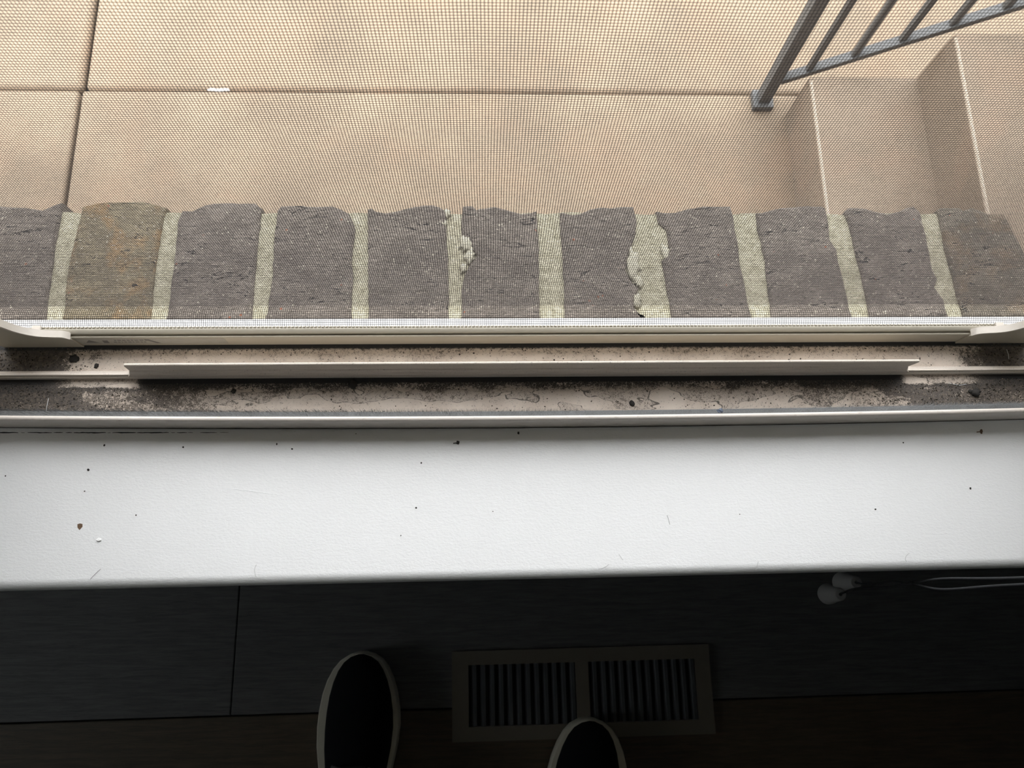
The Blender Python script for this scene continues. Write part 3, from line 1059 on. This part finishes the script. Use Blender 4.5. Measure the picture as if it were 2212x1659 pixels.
def slab(x0, x1, y0, y1, ztop, bv=0.009):
    m = MB().box(x0, x1, y0, y1, ZP - 0.0499, ztop)
    return m.build('slab', 'concrete', pat, bevel=bv, seg=4)


slab(JX + 0.005, 3.4, 0.2887, JY - 0.003, ZP)
slab(-3.2, JX - 0.005, 0.2887, JY - 0.003, ZP)
slab(JX + 0.005, 3.4, JY + 0.007, 4.2, ZP - 0.009, 0.018)
slab(-3.2, JX - 0.005, JY + 0.007, 4.2, ZP - 0.007, 0.018)
o = MB().box(-30, 30, 0.2885, 40, ZP - 0.30, ZP - 0.161).build('ground', 'grass')
tag(o, 'lawn around the patio', kind='structure')
o = MB().tube([(-0.782 + 0.060 * t, 1.3515 + 0.001 * math.sin(9 * t), ZP - 0.001) for t in lin(0, 1, 8)], [0.002, 0.0042, 0.0045, 0.004, 0.0045, 0.0045, 0.0042, 0.0045, 0.003], 8).build('caulk_strip', 'caulk')
tag(o, 'short white strip of caulk caught in the long patio joint', 'caulk strip')

st = empty('concrete_steps', (1.3, 0.8, ZP))
tag(st, 'tan concrete steps rising to the right beside the iron railing', 'steps')
for k in range(5):
    x0 = 0.862 + 0.290 * k
    z0, z1 = ZP + 0.0002 + 0.169 * k, ZP + 0.170 * (k + 1)
    r_ = 0.012
    pf = [(x0, z0), (2.9, z0), (2.9, z1)] + [(x0 + r_ - r_ * math.sin(a), z1 - r_ + r_ * math.cos(a)) for a in lin(0, PI / 2, 6)]
    n = len(pf)
    m = MB().add([(x, y, z) for y in (0.2892, 1.283) for x, z in pf], [tuple(range(n)), tuple(range(2 * n - 1, n - 1, -1))] + [(i, (i + 1) % n, (i + 1) % n + n, i + n) for i in range(n)])
    sp_ = m.build('step', 'step', st, smooth=True, autosmooth=30)
    MB().tube([(x0 + 0.0066, 0.2900, z1 - 0.0066), (x0 + 0.0066, 1.2740, z1 - 0.0066)], 0.0056, 12).build('worn_nosing', 'nosing', sp_, smooth=True, autosmooth=50)

# ------------------------------------------------------------------ iron railing
rail = empty('iron_railing', (0.793, 1.321, ZP))
tag(rail, 'dark grey painted iron railing climbing beside the concrete steps', 'railing')
PXX, PYY = 0.793, 1.321


def sqbar(p0, p1, w, h=None):
    h = h or w
    p0, p1 = Vector(p0), Vector(p1)
    t = (p1 - p0).normalized()
    side = Vector((0, 1, 0))
    up = side.cross(t).normalized() * -1
    vs = []
    for p in (p0, p1):
        for (a, b) in ((-1, -1), (1, -1), (1, 1), (-1, 1)):
            vs.append(p + side * a * w / 2 + up * b * h / 2)
    return MB().add(vs, [(0, 1, 2, 3), (7, 6, 5, 4), (0, 4, 5, 1), (1, 5, 6, 2), (2, 6, 7, 3), (3, 7, 4, 0)])


SL = 0.620
zr0 = -0.713
MB().box(PXX - 0.029, PXX + 0.029, PYY - 0.029, PYY + 0.029, ZP + 0.0002, ZP + 0.022).build('base_plate', 'iron', rail, bevel=0.003)
m = MB().box(PXX - 0.017, PXX + 0.017, PYY - 0.017, PYY + 0.017, ZP + 0.022, ZP + 1.01)
m.build('post', 'iron', rail, bevel=0.002)
XE = 2.26
MB().box(XE - 0.017, XE + 0.017, PYY - 0.017, PYY + 0.017, ZP + 0.0002, ZP + 1.01 + (XE - PXX) * SL).build('post', 'iron', rail, bevel=0.002)
sqbar((PXX + 0.017, PYY, zr0), (XE - 0.017, PYY, zr0 + (XE - PXX - 0.034) * SL), 0.026, 0.016).build('bottom_rail', 'iron', rail, bevel=0.0015)
sqbar((PXX - 0.06, PYY, ZP + 1.015 - 0.04 * SL), (XE + 0.04, PYY, ZP + 1.015 + (XE - PXX + 0.04) * SL + 0.012), 0.044, 0.018).build('handrail', 'iron', rail, bevel=0.004)
k = 0
x = 0.872
while x < XE - 0.05:
    zb = zr0 + (x - PXX - 0.017) * SL
    m = MB().box(x - 0.008, x + 0.008, PYY - 0.008, PYY + 0.008, zb + 0.004, ZP + 1.003 + (x - PXX) * SL)
    m.build('baluster', 'iron', rail, bevel=0.001, seg=1)
    x += 0.0958

# ------------------------------------------------------------------ crumbs and hairs on the white sill
SP = [((-269.9, 96.2), .7, 'dark crumb on the sill near the left end of paint crack'), ((-279.0, 78.9), .9, None), ((-279.8, 64.0), .6, None), ((-242.8, 47.1), .7, None), ((-214.9, 94.4), .8, None),
      ((-149.4, 96.1), .7, None), ((-138.4, 92.4), .7, None), ((-335.3, 75.2), .6, None), ((-20.9, 96.0), 1.5, 'biggest black crumb on white sill, in the lip shadow near centre'), ((-46.8, 81.6), .6, None),
      ((-49.9, 50.0), .7, None), ((3.9, 46.8), .6, None), ((-60.1, 31.0), .6, None), ((-93.7, 103.0), .6, None), ((22.7, 102.6), 1.1, None),
      ((362.9, 101.0), 1.6, 'brown crumb on the white sill close to its far right end'), ((303.6, 93.2), .5, None), ((348.0, 59.4), .7, None), ((276.6, 45.3), .6, None), ((178.6, 42.9), .5, None)]
CRUMB = {1: 'small dark crumb on the sill above the brown chip', 2: 'tiny dark crumb on the sill just above the brown chip', 3: 'tiny grey crumb on the sill right of the brown chip', 4: 'dark crumb in the lip shadow above the raised paint run', 5: 'left one of two close crumbs below the lip left of centre', 6: 'right one of two close crumbs below the lip left of centre', 7: 'tiny dark crumb at the extreme left edge of the sill', 9: 'tiny dark crumb below left of the biggest black crumb', 10: 'tiny dark crumb mid-sill, a little left of centre', 11: 'tiny dark crumb mid-sill at the centre', 12: 'tiny dark crumb near the front edge, left of centre', 13: 'tiny crumb deep in the lip shadow left of the biggest crumb', 14: 'grey crumb deep in the lip shadow right of the biggest crumb', 16: 'tiny dark crumb below the lip, left of the brown crumb', 17: 'small dark crumb on the sill below the brown crumb', 18: 'tiny dark crumb mid-sill above the cord tassels', 19: 'tiny dark crumb mid-sill right of the short dark hair'}
for i, ((x, y), r, lab) in enumerate(SP):
    lab = lab or CRUMB[i]
    m = MB().lump((x / 1000, y / 1000, 0.55502), 0.00085 * r, 500 + i, 0.5)
    if r > 1.2:
        m.tube([(x / 1000 + 0.001, y / 1000, 0.5554), (x / 1000 - 0.0022 * r, y / 1000 - 0.0006, 0.5556)], 0.00035, 5)
    tag(m.build('crumb', 'brown_crumb' if i == 15 else 'black_crumb'), lab, 'crumb', 'crumbs on the white sill')
m = MB()
ch = [(-281.9, 41.4), (-280.2, 41.9), (-278.5, 41.5), (-278.3, 39.6), (-280.0, 37.4), (-281.6, 39.2)]
vs = [(x / 1000, y / 1000, 0.55500) for x, y in ch] + [(x / 1000, y / 1000, 0.55515) for x, y in ch]
m.add(vs, [tuple(range(5, -1, -1)), tuple(range(6, 12))] + [(i, (i + 1) % 6, (i + 1) % 6 + 6, i + 6) for i in range(6)])
tag(m.build('wood_chip', 'brown_crumb'), 'small brown heart-shaped chip on the left of the white sill', 'chip')
m = MB().lump((-0.2661, 0.0307, 0.5550), 0.0014, 600, 0.5)
tag(m.build('paint_flake', 'white_crumb'), 'small white paint flake on the left of the white sill', 'paint flake')
HAIRS = [([(-268.8, 4.5), (-265.9, 7.9), (-262.6, 11.2)], 'dark', 'short dark hair on the sill edge at the far left'),
         ([(-158.1, 12.6), (-159.1, 8.9), (-157.5, 4.4)], 'pale', 'pale curved hair at the sill edge left of centre'),
         ([(126.8, 42.8), (127.6, 39.6), (128.3, 36.3)], 'dark', 'short dark hair in the middle of the white sill'),
         ([(76.7, 6.6), (80.3, 7.5), (83.9, 9.6)], 'pale', 'pale bent hair along the sill edge right of centre'),
         ([(91.3, 16.4), (92.5, 14.5), (94.0, 12.3)], 'pale', 'short pale straight hair a little above the sill edge'),
         ([(296.7, 14.4), (293.6, 11.6), (293.9, 8.7)], 'pale', 'pale hooked hair on the sill above the blind cord'),
         ([(188.8, 10.1), (187.5, 7.0), (186.6, 4.5)], 'pale', 'pale hair hanging toward sill edge left of the cord tassels')]
for pts, kind, lab in HAIRS:
    a, b, c = [Vector((x / 1000, y / 1000, 0.5552)) for x, y in pts]
    P = [a * (1 - t) ** 2 + (b * 2 - (a + c) * 0.5) * 2 * t * (1 - t) + c * t * t for t in lin(0, 1, 10)]
    m = MB().tube(P, 0.00011, 5)
    tag(m.build('hair', 'hair' if kind == 'dark' else 'pale_hair'), lab, 'hair', 'hairs on the white sill')

# ------------------------------------------------------------------ blind cord with two tassels
bc = empty('blind_cord', (0.315, -0.010, 0.38))
tag(bc, 'pair of blind pull cords with two bell tassels hanging past the sill edge', 'blind cord')
T = [(0.3135, -0.0165, 0.372), (0.3215, -0.0062, 0.388)]
for (tx, ty, tz) in T:
    t = MB().lathe([(0.0001, 0.0), (0.0088, 0.0), (0.0094, 0.002), (0.0090, 0.006), (0.0074, 0.014), (0.0062, 0.022), (0.0058, 0.027), (0.0046, 0.0288), (0.0016, 0.029), (0.0014, 0.026)], (tx, ty, tz), 28).build('tassel', 'tassel', bc, smooth=True, autosmooth=50)
kx, ky, kz = 0.3135, -0.0068, 0.521
for i, (tx, ty, tz) in enumerate(T):
    d = 0.0016 * (1 if i == 0 else -1)
    P = [(tx, ty, tz + 0.027), (tx * 0.6 + kx * 0.4, ty * 0.6 + ky * 0.4 + d, tz + 0.06), (tx * 0.15 + kx * 0.85, ty * 0.1 + ky * 0.9 - d, 0.490), (kx, ky, kz), (kx + 0.0003, ky - 2.2 * d, 0.560), (kx - 0.0005, ky + 0.002 - 1.2 * d, 0.640),
         (kx - 0.002, ky + 0.006 - d, 0.80), (kx - 0.004, ky + 0.008 - d, 1.2), (kx - 0.005, ky + 0.008, 2.088)]
    Q = []
    for a in range(len(P) - 1):
        p0, p1, p2, p3 = [Vector(P[min(max(a + q, 0), len(P) - 1)]) for q in (-1, 0, 1, 2)]
        for t in lin(0, 1, 6)[:-1]:
            Q.append(0.5 * ((2 * p1) + (p2 - p0) * t + (2 * p0 - 5 * p1 + 4 * p2 - p3) * t * t + (3 * p1 - p0 - 3 * p2 + p3) * t ** 3))
    Q.append(Vector(P[-1]))
    MB().tube(Q, 0.00085, 6).build('cord', 'cord', bc, smooth=True)
MB().lump((kx, ky, kz - 0.001), 0.0024, 900, 1.0).build('knot', 'cord', bc, smooth=True)
MB().box(kx - 0.02, kx + 0.01, -0.012, 0.0118, 2.085, 2.11).build('cord_lock', 'white_trim', bc, bevel=0.002)

# ------------------------------------------------------------------ floor register
reg = empty('floor_register', (0.126, -0.147, 0.0))
tag(reg, 'tan metal floor register with two banks of dark louvres', 'floor register')
ra = 0.0110


def rxy(u, v):
    """register plane: u along its length from the middle, v across"""
    return (0.126 + u * math.cos(ra) - v * math.sin(ra), -0.1468 + u * math.sin(ra) + v * math.cos(ra))


def rbox(u0, u1, v0, v1, z0, z1, tilt=0.0):
    vs = []
    for z in (z0, z1):
        d = tilt if z == z1 else 0
        for (u, v) in ((u0 + d, v0), (u1 + d, v0), (u1 + d, v1), (u0 + d, v1)):
            vs.append((*rxy(u, v), z))
    return MB().add(vs, [(3, 2, 1, 0), (4, 5, 6, 7), (0, 1, 5, 4), (1, 2, 6, 5), (2, 3, 7, 6), (3, 0, 4, 7)])


HU, HV = 0.1745, 0.0565
IU0, IU1, IV = -0.1525, 0.1535, 0.0385
m = MB()
for (u0, u1, v0, v1) in ((-HU, HU, IV, HV), (-HU, HU, -HV, -IV), (-HU, IU0, -IV, IV), (IU1, HU, -IV, IV), (-0.009, 0.009, -IV, IV)):
    b_ = rbox(u0, u1, v0, v1, 0.0003, 0.0062)
    m.add(b_.v, b_.f)
m.build('faceplate', 'register', reg)
b_ = rbox(IU0, IU1, -IV, IV, 0.0002, 0.0006)
b_.build('duct_opening', 'duct', reg)
for (u0, u1) in ((IU0, -0.009), (0.009, IU1)):
    n = 12
    for i in range(n):
        u = u0 + (u1 - u0) * (i + 0.55) / n
        rbox(u - 0.0030, u + 0.0012, -IV + 0.0003, IV - 0.0003, 0.0008, 0.0056, 0.0030).build('louvre', 'louvre', reg)


# ------------------------------------------------------------------ shoes
def shoe(name, side, loc, rot, pitch, label):
    """toe at local origin, heel towards -y; side = -1 for the foot whose outer edge is at -x"""
    root = empty(name, loc)
    MT = Matrix.Translation(loc) @ Matrix.Rotation(rot, 4, 'Z') @ Matrix.Rotation(pitch, 4, 'X')
    L = 0.285
    ts = [0, .012, .035, .07, .12, .18, .25, .32, .40, .48, .56, .64, .72, .80, .87, .93, .97, 1.0]
    outw = [0.004, .017, .0275, .036, .0435, .0490, .0525, .0540, .0535, .0505, .0465, .043, .040, .0385, .036, .030, .021, .006]
    inw = [0.004, .016, .0265, .0345, .0415, .0470, .0505, .0515, .0490, .0440, .0390, .036, .0355, .0360, .0345, .029, .020, .006]
    # sole
    outl = []
    for t, a in zip(ts, outw):
        outl.append((side * a, -t * L))
    for t, a in reversed(list(zip(ts, inw))):
        outl.append((-side * a, -t * L))
    n = len(outl)

    def ring(sc, z):
        return [MT @ Vector((x * sc, y * (0.985 if sc < 1 else 1) - (0.0015 if sc < 1 else 0), z)) for x, y in outl]

    m = MB()
    vs = ring(0.96, 0.0005) + ring(1.0, 0.004) + ring(1.0, 0.024) + ring(0.975, 0.027)
    fs = [tuple(range(n))] + [(k * n + i, k * n + (i + 1) % n, (k + 1) * n + (i + 1) % n, (k + 1) * n + i) for k in range(3) for i in range(n)] + [tuple(range(4 * n - 1, 3 * n - 1, -1))]
    m.add(vs, fs)
    m.build('sole', 'shoe_sole', root, smooth=True, autosmooth=40)
    # upper: loft of arched sections
    hs = [.030, .040, .0465, .051, .054, .057, .061, .067, .075, .084, .092, .097, .099, .100, .100, .098, .090, .070]
    NS = 17
    vs, fs = [], []
    for t, a, b, h in zip(ts, outw, inw, hs):
        for k in range(NS):
            an = PI * k / (NS - 1)
            c = math.cos(an)
            wdt = (a * 0.80 if c > 0 else b * 0.86)
            e = 0.75 if t < 0.5 else 0.6
            zz = 0.025 + (h - 0.025) * (math.sin(an) ** e)
            vs.append(MT @ Vector((side * c * wdt * (1 - 0.25 * math.sin(an) * min(1, t * 1.6)), -t * L * 0.985 - 0.002, zz)))
    for i in range(len(ts) - 1):
        for k in range(NS - 1):
            a = i * NS + k
            fs.append((a, a + 1, a + 1 + NS, a + NS))
    fs.append(tuple(range(NS)))
    fs.append(tuple(range((len(ts) - 1) * NS + NS - 1, (len(ts) - 1) * NS - 1, -1)))
    m = MB().add(vs, fs)
    m.build('upper', 'shoe_upper', root, smooth=True)

    def top(t):
        return float(np.interp(t, ts, hs))

    # tongue, eyelets and laces
    m = MB()
    tv, tf = [], []
    tt = lin(0.44, 0.74, 8)
    for t in tt:
        z = top(t) + 0.003
        for xx in (-0.020, -0.010, 0.0, 0.010, 0.020):
            tv.append(MT @ Vector((xx * 0.9, -t * L, z - 40 * xx * xx * 0.12)))
    for i in range(len(tt) - 1):
        for k in range(4):
            a = i * 5 + k
            tf.append((a, a + 1, a + 6, a + 5))
    o_ = m.add(tv, tf).build('tongue', 'lining', root, smooth=True)
    o_.modifiers.new('solid', 'SOLIDIFY').thickness = 0.002
    rows_ = (0.46, 0.52, 0.58, 0.64)
    for t in rows_:
        z = top(t)
        for sx in (-1, 1):
            c = MT @ Vector((sx * 0.0225, -t * L, z - 0.001))
            m = MB()
            ringp = [c + Vector((0.0032 * math.cos(a), 0.0032 * math.sin(a), 0.0022)) for a in lin(0, 2 * PI, 12)]
            m.tube(ringp, 0.0008, 5, cap=False)
            m.build('eyelet', 'eyelet', root, smooth=True)
        P = [MT @ Vector((xx, -t * L - 0.006 * xx / 0.0225, z + 0.0055 - 6 * xx * xx)) for xx in lin(-0.0225, 0.0225, 8)]
        MB().tube(P, 0.0021, 6).build('lace', 'lace', root, smooth=True)
    # bow: one loop out to each side and two loose ends
    bt = 0.66
    for sx in (-1, 1):
        P = []
        for a in lin(0, 2 * PI, 18):
            P.append(MT @ Vector((sx * (0.017 - 0.017 * math.cos(a)), -bt * L + 0.020 - 0.020 * math.cos(a) + 0.010 * math.sin(a), top(bt) + 0.008 - 0.010 * (1 - math.cos(a)) * 0.5)))
        MB().tube(P, 0.0019, 6).build('lace_loop', 'lace', root, smooth=True)
        P = [MT @ Vector((sx * 0.010 * q, -bt * L + 0.034 * q, top(bt) + 0.009 - 0.012 * q * q)) for q in lin(0, 1, 8)]
        MB().tube(P, 0.0018, 6).build('lace_end', 'lace', root, smooth=True)
    tag(root, label, 'shoe', 'pair of black shoes on the floor')
    return root


shoe('lace_up_shoe', -1, (-0.1670, -0.0895, 0.0), 0.00, 0.0, 'black canvas shoe with pale sole standing left of the floor register')
shoe('lace_up_shoe', 1, (0.1340, -0.1765, 0.0068), -0.13, -0.018, 'black canvas shoe with its toe on the floor register')
